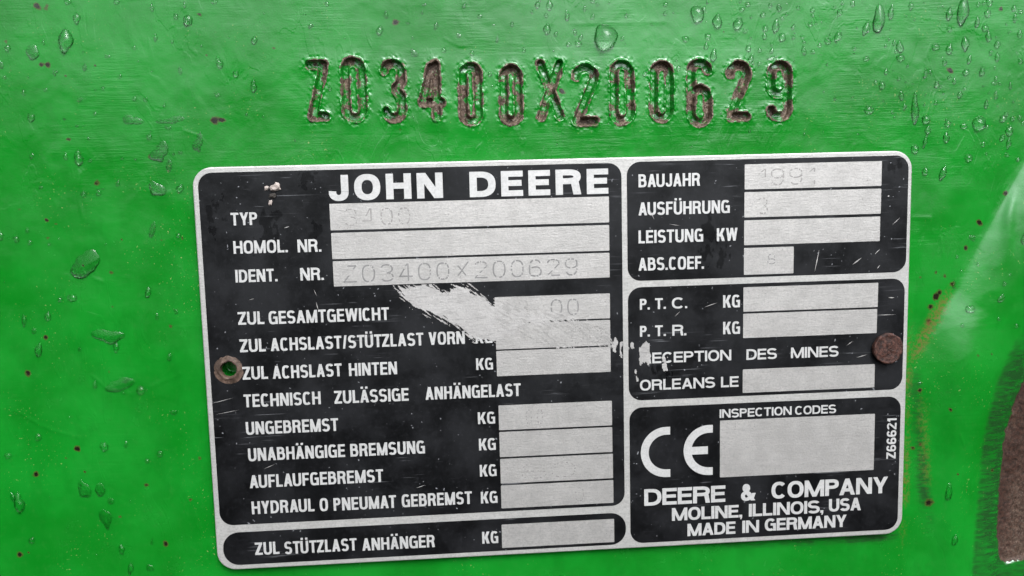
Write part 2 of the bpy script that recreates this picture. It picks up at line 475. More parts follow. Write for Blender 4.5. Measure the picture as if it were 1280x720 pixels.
# rust spots: photo pixel x, y, radius px, strength
SPOTS = [(47, 8, 6, 1), (58, 9, 5, .7), (52, 81, 4, 1), (60, 81, 4.5, 1), (268, 151, 7, 1), (277, 150, 5, 1), (494, 28, 5, 1),
         (249, 18, 3.5, .9), (1188, 88, 5, 1.1), (1251, 11, 3.5, .9), (85, 174, 3.5, .8), (120, 229, 5, .8), (58, 275, 3.5, 1),
         (60, 298, 3, .9), (152, 299, 2.6, .9), (201, 300, 2.4, .8), (228, 298, 3, .9), (139, 341, 4.5, .7), (57, 422, 3.6, 1),
         (213, 408, 3, 1), (35, 466, 5, 1), (96, 561, 5, 1), (45, 593, 5.5, 1), (106, 590, 2.6, .9), (82, 573, 2.6, .9),
         (183, 606, 3.5, .9), (238, 625, 3, 1), (249, 573, 3.4, .8), (207, 680, 5, 1), (25, 693, 5, 1), (36, 690, 2.8, .9), (150, 646, 3.5, .7),
         (1160, 628, 7, .85), (1183, 510, 3.5, .9), (1174, 366, 5, .9), (1207, 310, 3.5, 1), (1224, 278, 5, 1), (1257, 242, 4, 1), (1240, 588, 3.5, .8),
         (1233, 440, 2.5, .9), (1215, 442, 2.5, .9), (186, 196, 4, .6), (702, 114, 5, 1), (136, 465, 3, .7), (176, 487, 2.5, 1),
         (70, 280, 2.5, .8), (104, 332, 2.5, 1), (24, 262, 2.5, .8), (140, 384, 2.5, .9), (1148, 487, 4, .9), (1141, 560, 3.5, .9), (1150, 555, 4, .7),
         (1170, 370, 6, .95), (1163, 383, 5, .9), (1190, 355, 4, .8), (1181, 345, 3, .8), (1150, 346, 3, .8), (1170, 340, 3, .9), (1160, 402, 6, .7),
         (119, 82, 2.5, 1), (82, 95, 2.5, .9), (258, 69, 3, .9), (342, 60, 3, .8), (330, 212, 0, 0), (500, 162, 2.5, .6), (1230, 180, 0, 0),
         (905, 40, 2, .8), (1205, 610, 2.5, .8), (1193, 590, 3, .9), (8, 52, 4, .6), (14, 88, 3, .5)]
def rust_fields(X, Y):
    D, I = stamp_dist(X, Y)
    n = fbm(X * .55, Y * .55, 21, 3)
    rust = (1 - sstep(.25, 1.25, D)) * np.clip(.44 + (n - .5) * 1.3, 0, 1) * 1.1
    rust = np.maximum(rust, np.exp(-((D - GHW * .95) / .48) ** 2) * (.62 + (n - .5) * 1.3))
    pit = np.zeros_like(rust)
    for q_, (px, py, r, s) in enumerate(SPOTS):
        if r <= 0: continue
        cx, cy = mm(px, py); sx, sy = mmscale(px, py)
        m = (abs(X - cx) < 3) & (abs(Y - cy) < 3)
        xs, ys = X[m] - cx, Y[m] - cy
        an = random.uniform(0, 3.14); st = random.uniform(.75, 1.25)
        xr, yr = (xs * math.cos(an) + ys * math.sin(an)) * st, (ys * math.cos(an) - xs * math.sin(an)) / st
        dd = np.hypot(xr, yr) / (r * (.75 if r > 3.2 else .6) * sx) * (.55 + .9 * fbm(xs * 1.6 + q_ * 7.3, ys * 1.6 + 3.1, 7, 3))
        pit[m] = np.maximum(pit[m], s * np.exp(-(dd * .95) ** 2))
    sd = poly_sd(X, Y, RPOLY)
    rust = np.maximum(rust, sstep(-.25, .35, sd + (fbm(X * .9, Y * .9, 41, 4) - .5) * 2.2) * 1.2)
    d, s = crease_d(X, Y)
    stain = np.exp(-((d + .5) / 1.5) ** 2) * sstep(.60, .95, s) * sstep(1.35, 1.0, s) * 1.1
    dr = np.hypot((X - RIVET[0] - 3.6) / 2.2, (Y - RIVET[1] - 1.0) / 5.0)
    stain = np.maximum(stain, np.exp(-dr ** 2) * .9)
    # grime along the plate's right edge
    stain = np.maximum(stain, np.exp(-((X - 131) / 1.2) ** 2) * sstep(20, 40, Y) * sstep(90, 60, Y) * .75 * fbm(X * .3, Y * .3, 71, 2) * 1.4)
    stain = np.maximum(stain, np.exp(-((X - 134.5 - (Y - 55) * .1) / 1.6) ** 2) * sstep(40, 52, Y) * sstep(72, 60, Y) * .5)
    wet = np.exp(-((Y + 3.6 - 1.1 * np.sin(X / 9)) / 2.6) ** 2) * sstep(18, 28, X) * sstep(112, 98, X)
    wet = np.maximum(wet, sstep(.55, .68, fbm(X / 16, Y / 10, 61, 3)) * .8)
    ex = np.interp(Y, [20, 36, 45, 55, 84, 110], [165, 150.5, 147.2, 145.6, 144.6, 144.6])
    grime_shade = sstep(-.6, 1.2, X - ex) * sstep(28, 44, Y) * (.55 + .5 * fbm(X / 4, Y / 9, 77, 2))  # hatched dirt, with the shade of the rolled-away edge painted in
    grime_shade = np.maximum(grime_shade, np.exp(-((Y - 74.6) / 1.3) ** 2) * sstep(-2, 4, X) * sstep(134, 126, X) * (.2 + .7 * sstep(70, 128, X)) * (.4 + fbm(X / 3, Y / 3, 79, 3)))  # grime plus the plate's contact shadow, painted below its lower edge
    grime_shade = np.maximum(grime_shade, np.exp(-((X - 132.2 - np.maximum(Y - 44, 0) * .12) / 1.8) ** 2) * sstep(34, 48, Y) * sstep(84, 66, Y) * .8 * (.4 + fbm(X / 2.5, Y / 5, 78, 3)))  # grime and painted shade as one dark band beside the plate's right edge
    return rust, stain, wet, pit, grime_shade

def axis(parts):
    out = []
    for a, b, st in parts:
        n = max(1, int(round((b - a) / st)))
        out += [a + (b - a) * k / n for k in range(n)]
    out.append(parts[-1][1])
    return np.array(out)
GX = axis([(-80, -42, 2.5), (-42, 18.5, .30), (18.5, 109, .135), (109, 122, .30), (122, 158, .25), (158, 200, 2.5)])
GY = axis([(-65, -31, 2.5), (-31, -20, .28), (-20, -3.4, .135), (-3.4, 84, .34), (84, 88, .5), (88, 125, 2.5)])
XX, YY = np.meshgrid(GX, GY)
HH = height(XX.ravel(), YY.ravel()).reshape(XX.shape)
def panel_h(x, y):
    return float(height(np.array([x]), np.array([y]))[0])

def build_panel():
    ny, nx = XX.shape
    P = np.stack([(XX - PW / 2) / 1000, -HH / 1000, (PH / 2 - YY) / 1000], -1).reshape(-1, 3)
    # vertex normals of the whole sheet, so that the cut-out pieces shade without seams
    gy, gx = np.gradient(HH, GY, GX)
    N = np.stack([-gx, -np.ones_like(HH), gy], -1)
    N /= np.linalg.norm(N, axis=-1, keepdims=True)
    N = N.reshape(-1, 3)
    rust, stain, wet, pit, grime_shade = rust_fields(XX.ravel(), YY.ravel())
    cx = (GX[:-1] + GX[1:]) / 2; cy = (GY[:-1] + GY[1:]) / 2
    CX, CY = np.meshgrid(cx, cy)
    D, I = stamp_dist(CX.ravel(), CY.ravel())
    owner = np.where(D < GHW + .42, I, -1)
    i = np.arange(ny * nx).reshape(ny, nx)
    quads = np.stack([i[:-1, :-1], i[1:, :-1], i[1:, 1:], i[:-1, 1:]], -1).reshape(-1, 4)
    def piece(name, sel, parent, skirt=False):
        q = quads[sel]
        used, inv = np.unique(q, return_inverse=True)
        q = inv.reshape(-1, 4)
        v = P[used]; nrm = N[used]
        me = bpy.data.meshes.new(name)
        nv, nf = len(v), len(q)
        me.vertices.add(nv); me.vertices.foreach_set('co', v.ravel())
        me.loops.add(nf * 4); me.loops.foreach_set('vertex_index', q.ravel().astype(np.int32))
        me.polygons.add(nf)
        me.polygons.foreach_set('loop_start', np.arange(0, nf * 4, 4, dtype=np.int32))
        me.update(calc_edges=True)
        me.polygons.foreach_set('use_smooth', np.ones(nf, bool))
        for an, arr in (('rust', rust), ('stain', stain), ('wet', wet), ('pit', pit), ('grime_shade', grime_shade)):
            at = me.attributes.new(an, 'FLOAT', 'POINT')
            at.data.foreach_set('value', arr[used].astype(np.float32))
        me.normals_split_custom_set_from_vertices(nrm.tolist())
        me.materials.append(MAT_PANEL)
        return link(bpy.data.objects.new(name, me), parent)
    panel = piece('steel_panel', owner < 0, None)
    tag(panel, 'scratched wet green painted steel panel with a stamped serial number', 'panel', kind='structure')
    for k, s in enumerate(STAMP):
        piece('stamped_character', owner == k, panel)
    # the sheet's thickness: rim and back
    x0, x1, y0, y1 = wx(GX[0]), wx(GX[-1]), wz(GY[-1]), wz(GY[0])
    b, f = 0.006, 0.0032
    vv = [(x0, f, y0), (x1, f, y0), (x1, f, y1), (x0, f, y1), (x0, b, y0), (x1, b, y0), (x1, b, y1), (x0, b, y1)]
    mesh_obj('panel_back', vv, [(0, 1, 2, 3), (4, 5, 6, 7), (0, 1, 5, 4), (1, 2, 6, 5), (2, 3, 7, 6), (3, 0, 4, 7)], MAT_PANEL, panel)
    return panel
PANEL = build_panel()

# ------------------------------------------------------------------ the name plate
PLATE_TOP = 1.5      # mm, plate face above the panel's mean surface
def rrect(x0, y0, x1, y1, r, n=10):
    pts = []
    for cx, cy, a in ((x1 - r, y0 + r, 0), (x0 + r, y0 + r, 90), (x0 + r, y1 - r, 180), (x1 - r, y1 - r, 270)):
        for k in range(n + 1):
            t = math.radians(a + 90 * k / n)
            pts.append((cx + r * math.cos(t), cy - r * math.sin(t)))
    return pts
def circle(cx, cy, r, n=40):
    return [(cx + r * math.cos(2 * math.pi * k / n), cy - r * math.sin(2 * math.pi * k / n)) for k in range(n)]
def bend(x, y):
    """the thin plate is slightly bowed: it lifts near the empty hole and at the lower edge"""
    return 0.35 * math.exp(-((x + 1) / 9) ** 2) * math.exp(-((y - 36) / 16) ** 2) + 0.30 * math.exp(-((y - 74) / 8) ** 2)
def W3(x, y, h):
    return (wx(x), -(PLATE_TOP + h) / 1000, wz(y))

import bmesh
def flat_with_hole(name, outer, hole, h, mat, parent, thick=None):
    bm = bmesh.new()
    lo = [bm.verts.new(W3(x, y, h)) for x, y in outer]
    es = [bm.edges.new((lo[i], lo[(i + 1) % len(lo)])) for i in range(len(lo))]
    hv = []
    if hole:
        hv = [bm.verts.new(W3(x, y, h)) for x, y in hole]
        es += [bm.edges.new((hv[i], hv[(i + 1) % len(hv)])) for i in range(len(hv))]
    bmesh.ops.triangle_fill(bm, use_beauty=True, use_dissolve=False, edges=es)
    for f in bm.faces:
        f.normal_update()
        if f.normal.y > 0: f.normal_flip()
    if thick:
        # rounded-over rim, then the wall down to the panel
        for loop, sgn, pts in ((lo, 1, outer), (hv, -1, hole or [])):
            if not loop: continue
            cx = sum(p[0] for p in pts) / len(pts); cy = sum(p[1] for p in pts) / len(pts)
            prev = loop
            for off, dz in ((.10, .03), (.19, .12), (.22, .28), (.22, thick)):
                cur = []
                for k, (x, y) in enumerate(pts):
                    xa, ya = pts[k - 1]; xb, yb = pts[(k + 1) % len(pts)]
                    tx, ty = xb - xa, yb - ya; L = math.hypot(tx, ty) or 1
                    nx_, ny_ = ty / L, -tx / L
                    if nx_ * (x - cx) + ny_ * (y - cy) < 0: nx_, ny_ = -nx_, -ny_
                    cur.append(bm.verts.new(W3(x + sgn * nx_ * off, y + sgn * ny_ * off, h - dz)))
                for k in range(len(loop)):
                    k2 = (k + 1) % len(loop)
                    f = bm.faces.new((prev[k], prev[k2], cur[k2], cur[k]))
                    f.smooth = True
                prev = cur
    bmesh.ops.recalc_face_normals(bm, faces=bm.faces[:]) if thick else None
    me = bpy.data.meshes.new(name)
    bm.to_mesh(me); bm.free()
    me.materials.append(mat)
    return link(bpy.data.objects.new(name, me), parent)

def polys_obj(name, polys, mat, parent, h0, dh=0.003):
    """flat polygons (x, y in plate mm), each with its own tiny layer so nothing is coplanar"""
    V, F = [], []
    for lay, poly in polys:
        a = sum(p[0] * q[1] - q[0] * p[1] for p, q in zip(poly, poly[1:] + poly[:1]))
        if a > 0: poly = poly[::-1]
        b = len(V)
        V += [W3(x, y, h0 + lay * dh) for x, y in poly]
        F.append(tuple(range(b, b + len(poly))))
    return mesh_obj(name, V, F, mat, parent)

plate = empty('name_plate')
tag(plate, 'black and silver tractor identification plate riveted to the green panel', 'name plate')
flat_with_hole('base_plate', rrect(.22, .22, PW - .22, PH - .22, 3.2, 12), circle(*HOLE, 1.78), 0, MAT_EDGE, plate, thick=1.2)

# ---- lettering: an outline alphabet drawn from stems, bars, diagonals and rings
WREL = dict(A=.97, B=.92, C=.92, D=.95, E=.80, F=.75, G=.98, H=.95, J=.74, K=.97, L=.72, M=1.20, N=.98, O=.98, P=.85, R=.95, S=.90,
            T=.84, U=.95, V=.92, W=1.38, X=.95, Y=.92, Z=.85)
WREL.update({'Ü': .95, 'Ä': .97, '/': .50, '&': 1.08, '0': .85, '2': .85, '3': .85, '4': .9, '6': .85, '8': .85, '9': .85, '1': .5})
def glyph(ch, W, t, n=2.6, seg=10, tr=.9):
    th = t * tr
    out = []
    lay = [0]
    def P(*pts): out.append((lay[0], list(pts))); lay[0] += 1
    def V(x, y0=0., y1=1.):
        for k in range(4):
            a, b = y0 + (y1 - y0) * k / 4, y0 + (y1 - y0) * (k + 1) / 4
            out.append((lay[0], [(x, a), (x + t, a), (x + t, b), (x, b)]))
        lay[0] += 1
    def B(y, x0=0., x1=None):
        x1 = W if x1 is None else x1
        for k in range(3):
            a, b = x0 + (x1 - x0) * k / 3, x0 + (x1 - x0) * (k + 1) / 3
            out.append((lay[0], [(a, y), (b, y), (b, y + th), (a, y + th)]))
        lay[0] += 1
    def Dg(x0, y0, x1, y1, w=None):
        w = w or t * 1.08
        for k in range(5):
            a, b = k / 5, (k + 1) / 5
            xa, ya, xb, yb = x0 + (x1 - x0) * a, y0 + (y1 - y0) * a, x0 + (x1 - x0) * b, y0 + (y1 - y0) * b
            out.append((lay[0], [(xa, ya), (xa + w, ya), (xb + w, yb), (xb, yb)]))
        lay[0] += 1
    def R(x0, y0, x1, y1, a0, a1, nn=None):
        nn = nn or n
        cx, cy = (x0 + x1) / 2, (y0 + y1) / 2; rx, ry = (x1 - x0) / 2, (y1 - y0) / 2
        m = max(4, int(abs(a1 - a0) / 90 * seg))
        def pt(a, ax, ay):
            c, s = math.cos(a), math.sin(a)
            return (cx + math.copysign(abs(c) ** (2 / nn), c) * ax, cy + math.copysign(abs(s) ** (2 / nn), s) * ay)
        for k in range(m):
            a = math.radians(a0 + (a1 - a0) * k / m); b = math.radians(a0 + (a1 - a0) * (k + 1) / m)
            out.append((lay[0], [pt(a, rx, ry), pt(b, rx, ry), pt(b, rx - t, ry - th), pt(a, rx - t, ry - th)]))
        lay[0] += 1
    def dots():
        d = t * .95
        for x in (W * .5 - t * .45 - d, W * .5 + t * .45):
            P((x, 1.08), (x + d, 1.08), (x + d, 1.08 + th), (x, 1.08 + th))
    o = .012
    c = {'Ü': 'U', 'Ä': 'A'}.get(ch, ch)
    m = .5
    if c in 'O0': R(0, -o, W, 1 + o, 0, 360)
    elif c == 'C': R(0, -o, W, 1 + o, 42, 318)
    elif c == 'G':
        R(0, -o, W, 1 + o, 42, 300); B(.42, W * .52, W); V(W - t, 0, .46)
    elif c == 'S':
        R(0, m - th / 2, W, 1 + o, 25, 270, 2.3); R(0, -o, W, m + th / 2, 90, -155, 2.3)
    elif c == 'U':
        r = min(W, .7); V(0, r / 2, 1); V(W - t, r / 2, 1); R(0, -o, W, r + o, 180, 360, 2.3)
    elif c == 'J':
        r = min(W * 1.1, .7); V(W - t, r / 2, 1); R(0, -o, W, r, 175, 360, 2.3)
    elif c == 'D':
        r = W * .62; V(0); B(0, 0, W - r); B(1 - th, 0, W - r); R(W - 2 * r, 0, W, 1, -90, 90, 2.5)
    elif c in 'PR':
        r = W * .48; y0 = .42
        V(0); B(y0, 0, W - r); B(1 - th, 0, W - r); R(W - 2 * r - .02, y0, W - .02, 1, -90, 90, 2.4)
        if c == 'R': Dg(W - t * 1.12, 0, W - t * 1.35 - .04, y0 + th * .5, t * 1.1)
    elif c == 'B':
        r = W * .48; k = .46
        V(0); B(0, 0, W - r); B(k, 0, W - r); B(1 - th, 0, W - r)
        R(W - 2 * r - .05, k, W - .05, 1, -90, 90, 2.4); R(W - 2 * r, 0, W, k + th, -90, 90, 2.4)
    elif c == 'E': V(0); B(0); B(m - th * .42, 0, W * .94); B(1 - th)
    elif c == 'F': V(0); B(m - th * .55, 0, W * .92); B(1 - th)
    elif c == 'L': V(0); B(0)
    elif c == 'T': V(W / 2 - t / 2); B(1 - th)
    elif c == 'H': V(0); V(W - t); B(m - th * .4)
    elif c == 'I': V(0)
    elif c == '1': V(W - t); Dg(0, .68, W - t * 1.2, 1)
    elif c == 'N': V(0); V(W - t); Dg(W - t * 1.2, 0, 0, 1, t * 1.2)
    elif c == 'M':
        V(0); V(W - t); Dg(W / 2 - t * .5, 0, 0, 1, t * 1.05); Dg(W / 2 - t * .5, 0, W - t * 1.05, 1, t * 1.05)
    elif c == 'A':
        Dg(0, 0, W / 2 - t * .55, 1, t * 1.08); Dg(W - t * 1.08, 0, W / 2 - t * .55, 1, t * 1.08); B(.21, W * .2, W * .8)
    elif c == 'V': Dg(W / 2 - t * .54, 0, 0, 1); Dg(W / 2 - t * .54, 0, W - t * 1.08, 1)
    elif c == 'W':
        a, b_ = W * .27, W * .73
        Dg(a - t * .5, 0, 0, 1, t); Dg(a - t * .5, 0, W / 2 - t * .5, 1, t); Dg(b_ - t * .5, 0, W / 2 - t * .5, 1, t); Dg(b_ - t * .5, 0, W - t, 1, t)
    elif c == 'X': Dg(0, 0, W - t * 1.15, 1, t * 1.15); Dg(W - t * 1.15, 0, 0, 1, t * 1.15)
    elif c == 'Y': V(W / 2 - t / 2, 0, .45); Dg(W / 2 - t * .55, .38, 0, 1, t * 1.1); Dg(W / 2 - t * .55, .38, W - t * 1.1, 1, t * 1.1)
    elif c == 'K': V(0); Dg(t * .6, .36, W - t * 1.25, 1, t * 1.25); Dg(W - t * 1.25, 0, W * .30, .60, t * 1.25)
    elif c == 'Z': B(0); B(1 - th); Dg(0, th * .8, W - t * 1.25, 1 - th * .8, t * 1.25)
    elif c == '2':
        R(0, .45, W, 1 + o, 170, 0, 2.2); Dg(0, th * .8, W - t * 1.15, .70, t * 1.2); B(0)
    elif c == '3':
        R(0, m - th / 2, W * .96, 1 + o, 160, -90, 2.2); R(0, -o, W, m + th / 2, 90, -160, 2.2)
    elif c == '4': V(W * .62, 0, 1); B(.22); Dg(0, .24, W * .55, 1, t * 1.1)
    elif c == '6':
        R(0, -o, W, .60, 0, 360, 2.3); R(0, -o, W, 1 + o, 35, 190, 2.4)
    elif c == '9':
        R(0, .40, W, 1 + o, 0, 360, 2.3); R(0, -o, W, 1 + o, 215, 370, 2.4)
    elif c == '8':
        R(0, -o, W, .56, 0, 360, 2.2); R(W * .05, .46, W * .95, 1 + o, 0, 360, 2.2)
    elif c == '/': Dg(0, -.02, W - t, 1.02, t * .9)
    elif c == '&':
        R(W * .10, .50, W * .62, 1 + o, 0, 360, 2.1); R(0, -o, W * .74, .58, 20, 300, 2.2)
        Dg(W - t * 1.2, 0, W * .10, .70, t * 1.15); Dg(W * .60, .10, W - t * 1.0, .45, t)
        R(0, -o, W * .74, .58, 300, 330, 2.2)
    elif c == '.': P((0, 0), (t, 0), (t, th * 1.05), (0, th * 1.05))
    elif c == ',': P((0, 0), (t, 0), (t, th * 1.05), (0, th * 1.05)); P((t * .35, -.15), (t * .75, -.15), (t, 0), (t * .45, 0))
    if ch in 'ÜÄ': dots()
    return out
STY = dict(cond=(.188, .085, 2.9, .90), wide=(.290, .22, 2.3, .80), reg=(.205, .085, 2.3, .88), bold=(.235, .055, 2.3, .84), thin=(.085, .30, 2.5, 1.0))
def word(text, x0, x1, yb, cap, style, drop=0.0, yb1=None):
    t, gap, n, tr = STY[style]
    fixed = {'I': t, '.': t, ',': t}
    gaps = []
    for a, b in zip(text[:-1], text[1:]):
        g = gap
        if a + b in ('AV', 'LT', 'TA', 'AT', 'AU', 'LY', 'FT', 'TZ', 'AY', 'PA', 'KA', 'TÜ', 'F.'): g *= .35
        if b in '.,': g *= .9
        gaps.append(g)
    tot = (x1 - x0) / cap
    var = sum(WREL[c] for c in text if c not in fixed)
    fx = sum(fixed[c] for c in text if c in fixed) + sum(gaps)
    k = (tot - fx) / var if var else 1
    polys = []
    x = 0
    for i, c in enumerate(text):
        w = fixed[c] if c in fixed else WREL[c] * k
        for lay, p in glyph(c, w, t, n, 10, tr):
            if drop and random.random() < drop: continue
            polys.append((lay, [(x0 + (x + a) * cap, yb - b * cap) for a, b in p]))
        x += w + (gaps[i] if i < len(gaps) else 0)
    return polys

# ---- the five black fields (x0, y0, x1, y1) in plate mm
H_BLACK, H_SMEAR, H_FIELD, H_TEXT, H_WORN = .012, .017, .024, .026, .060
FIELDS = {'type': (.95, .95, 75.72, 64.95), 'load': (1.2, 66.35, 75.9, 72.6), 'year': (76.68, .86, 129.3, 22.48),
          'mines': (76.68, 23.65, 129.2, 44.87), 'maker': (76.75, 46.2, 129.05, 72.55)}
FOBJ = {}
for k, (x0, y0, x1, y1) in FIELDS.items():
    hole = circle(*HOLE, 1.78) if k == 'type' else None
    FOBJ[k] = flat_with_hole('black_field', rrect(x0, y0, x1, y1, 2.45 if k != 'load' else 2.9, 9), hole, H_BLACK, MAT_BLACK, plate)

# ---- bare metal entry boxes
ROW = 5.08
BOXES = [('type', 23.45, 6.93, 73.38, 11.62), ('type', 23.50, 12.08, 73.36, 16.75), ('type', 23.55, 17.13, 73.36, 21.65),
         ('type', 52.22, 24.58, 73.34, 29.18), ('type', 52.26, 29.50, 73.34, 34.22), ('type', 52.28, 34.50, 73.34, 39.20),
         ('type', 52.40, 44.68, 73.48, 49.36), ('type', 52.42, 49.71, 73.50, 54.48), ('type', 52.44, 54.83, 73.55, 59.55), ('type', 52.45, 59.92, 73.58, 64.35),
         ('load', 52.38, 67.50, 73.65, 72.05),
         ('year', 98.42, 1.80, 124.18, 6.33), ('year', 98.40, 6.83, 124.18, 11.44), ('year', 98.38, 11.97, 124.12, 16.53), ('year', 98.38, 17.05, 107.75, 22.02),
         ('mines', 98.32, 24.33, 124.03, 28.90), ('mines', 98.30, 29.27, 123.95, 33.85), ('mines', 98.28, 39.79, 123.75, 44.28),
         ('maker', 93.98, 49.40, 124.0, 60.43)]
for f, x0, y0, x1, y1 in BOXES:
    polys_obj('entry_field', [(0, rrect(x0, y0, x1, y1, .12, 2))], MAT_FIELD, FOBJ[f], H_FIELD)

# ---- printed lettering: (field, style, cap height, [(word, x0, x1, baseline)])
TEXT = [('type', 'wide', 4.5, [('JOHN', 23.45, 43.54, 6.40), ('DEERE', 48.3, 73.3, 6.42)], 'large bold heading lettering'),
        ('type', 'cond', 2.22, [('TYP', 6.2, 10.81, 10.25)], None),
        ('type', 'cond', 2.26, [('HOMOL.', 6.36, 15.79, 15.26), ('NR.', 17.51, 21.66, 15.33)], None),
        ('type', 'cond', 2.26, [('IDENT.', 6.4, 13.71, 20.37), ('NR.', 17.73, 21.85, 20.40)], None),
        ('type', 'cond', 2.32, [('ZUL', 6.38, 10.99, 27.97), ('GESAMTGEWICHT', 11.77, 33.11, 28.04)], None),
        ('type', 'cond', 2.34, [('ZUL', 6.41, 10.96, 32.93), ('ACHSLAST/STÜTZLAST', 11.84, 39.12, 32.93), ('VORN', 40.07, 46.6, 32.91)], None),
        ('type', 'cond', 2.16, [('KG', 48.55, 51.65, 32.93)], None),
        ('type', 'cond', 2.35, [('ZUL', 6.6, 11.06, 37.95), ('ACHSLAST', 11.91, 24.23, 38.0), ('HINTEN', 25.5, 34.15, 38.06)], None),
        ('type', 'cond', 2.16, [('KG', 48.52, 51.6, 37.87)], None),
        ('type', 'cond', 2.37, [('TECHNISCH', 6.51, 20.21, 43.03), ('ZULÄSSIGE', 22.64, 36.05, 43.06), ('ANHÄNGELAST', 39.11, 56.58, 43.05)], None),
        ('type', 'cond', 2.38, [('UNGEBREMST', 6.6, 23.12, 48.12)], None),
        ('type', 'cond', 2.22, [('KG', 48.55, 51.72, 48.03)], None),
        ('type', 'cond', 2.40, [('UNABHÄNGIGE', 6.7, 24.1, 53.06), ('BREMSUNG', 25.06, 38.66, 53.08)], None),
        ('type', 'cond', 2.23, [('KG', 48.6, 51.7, 53.03)], None),
        ('type', 'cond', 2.41, [('AUFLAUFGEBREMST', 6.68, 30.84, 58.12)], None),
        ('type', 'cond', 2.24, [('KG', 48.62, 51.72, 58.03)], None),
        ('type', 'cond', 2.42, [('HYDRAUL', 6.77, 18.08, 63.06), ('O', 19.04, 20.55, 63.12), ('PNEUMAT', 21.55, 32.99, 63.18), ('GEBREMST', 34.02, 47.0, 63.16)], None),
        ('type', 'cond', 2.26, [('KG', 48.66, 51.75, 63.20)], None),
        ('load', 'cond', 2.38, [('ZUL', 6.92, 11.3, 70.87), ('STÜTZLAST', 12.24, 25.42, 71.0), ('ANHÄNGER', 26.43, 39.85, 71.15)], None),
        ('load', 'cond', 2.32, [('KG', 48.68, 51.69, 71.02)], None),
        ('year', 'cond', 2.34, [('BAUJAHR', 78.82, 90.15, 5.45)], None),
        ('year', 'cond', 2.35, [('AUSFÜHRUNG', 78.78, 95.67, 10.52)], None),
        ('year', 'cond', 2.36, [('LEISTUNG', 78.74, 90.72, 15.61), ('KW', 93.27, 97.13, 15.63)], None),
        ('year', 'cond', 2.35, [('ABS.COEF.', 78.7, 90.89, 20.62)], None),
        ('mines', 'reg', 2.03, [('P.', 78.89, 80.75, 27.84), ('T.', 81.72, 83.74, 27.82), ('C.', 84.87, 87.74, 27.83)], None),
        ('mines', 'cond', 2.32, [('KG', 94.48, 97.67, 28.0)], None),
        ('mines', 'reg', 2.04, [('P.', 78.87, 80.73, 32.88), ('T.', 81.7, 83.72, 32.88), ('R.', 84.92, 87.58, 32.9)], None),
        ('mines', 'cond', 2.33, [('KG', 94.5, 97.7, 32.99)], None),
        ('mines', 'reg', 2.02, [('RECEPTION', 78.91, 96.07, 37.95), ('DES', 98.95, 104.77, 38.01), ('MINES', 107.46, 116.64, 38.03)], None),
        ('mines', 'reg', 2.02, [('ORLEANS', 78.8, 92.99, 43.02), ('LE', 94.13, 97.49, 43.04)], None),
        ('maker', 'reg', 1.65, [('INSPECTION', 93.89, 107.75, 48.9), ('CODES', 108.4, 116.38, 48.93)], None),
        ('maker', 'bold', 3.25, [('DEERE', 79.44, 95.04, 65.28), ('&', 98.08, 100.93, 65.27), ('COMPANY', 104.0, 126.9, 65.15)], None),
        ('maker', 'bold', 2.5, [('MOLINE,', 84.73, 98.34, 68.5), ('ILLINOIS,', 99.63, 114.22, 68.45), ('USA', 115.32, 121.65, 68.3)], None),
        ('maker', 'bold', 2.44, [('MADE', 87.72, 97.03, 71.69), ('IN', 98.36, 101.64, 71.65), ('GERMANY', 102.75, 118.85, 71.5)], None)]
for fld, sty, cap, words, lab in TEXT:
    polys = []
    for w_, x0, x1, yb in words:
        polys += word(w_, x0, x1, yb, cap, sty)
    polys_obj('lettering', polys, MAT_PRINT, FOBJ[fld], H_TEXT)
# the part number, reading upwards along the right edge
pn = word('Z66621', 0, 7.95, 0, 1.85, 'reg')
polys_obj('part_number', [(l, [(128.3 + y, 58.4 - x) for x, y in p]) for l, p in pn], MAT_PRINT, FOBJ['maker'], H_TEXT)
# conformity mark: two arcs of one ring width, the second with a middle bar
def ce_arc(cx, cy, R, t, a0, a1, n=28):
    out = []
    for k in range(n):
        a = math.radians(a0 + (a1 - a0) * k / n); b = math.radians(a0 + (a1 - a0) * (k + 1) / n)
        out.append((0, [(cx + R * math.cos(a), cy - R * math.sin(a)), (cx + R * math.cos(b), cy - R * math.sin(b)),
                        (cx + (R - t) * math.cos(b), cy - (R - t) * math.sin(b)), (cx + (R - t) * math.cos(a), cy - (R - t) * math.sin(a))]))
    return out
for lx in (78.85, 87.0):
    R_, t_ = 4.85, 1.5
    cx, cy = lx + R_, 55.0
    pl = ce_arc(cx, cy, R_, t_, 90, 270)
    pl += [(0, [(cx, cy - R_), (cx + .75, cy - R_), (cx + .75, cy - R_ + t_), (cx, cy - R_ + t_)]),
           (0, [(cx, cy + R_), (cx + .75, cy + R_), (cx + .75, cy + R_ - t_), (cx, cy + R_ - t_)])]
    if lx > 80:
        pl.append((0, [(cx - R_ + t_ * .8, cy - .75), (cx - .2, cy - .75), (cx - .2, cy + .75), (cx - R_ + t_ * .8, cy + .75)]))
        pl[-1] = (1, pl[-1][1])
    polys_obj('conformity_mark', pl, MAT_PRINT, FOBJ['maker'], H_TEXT)

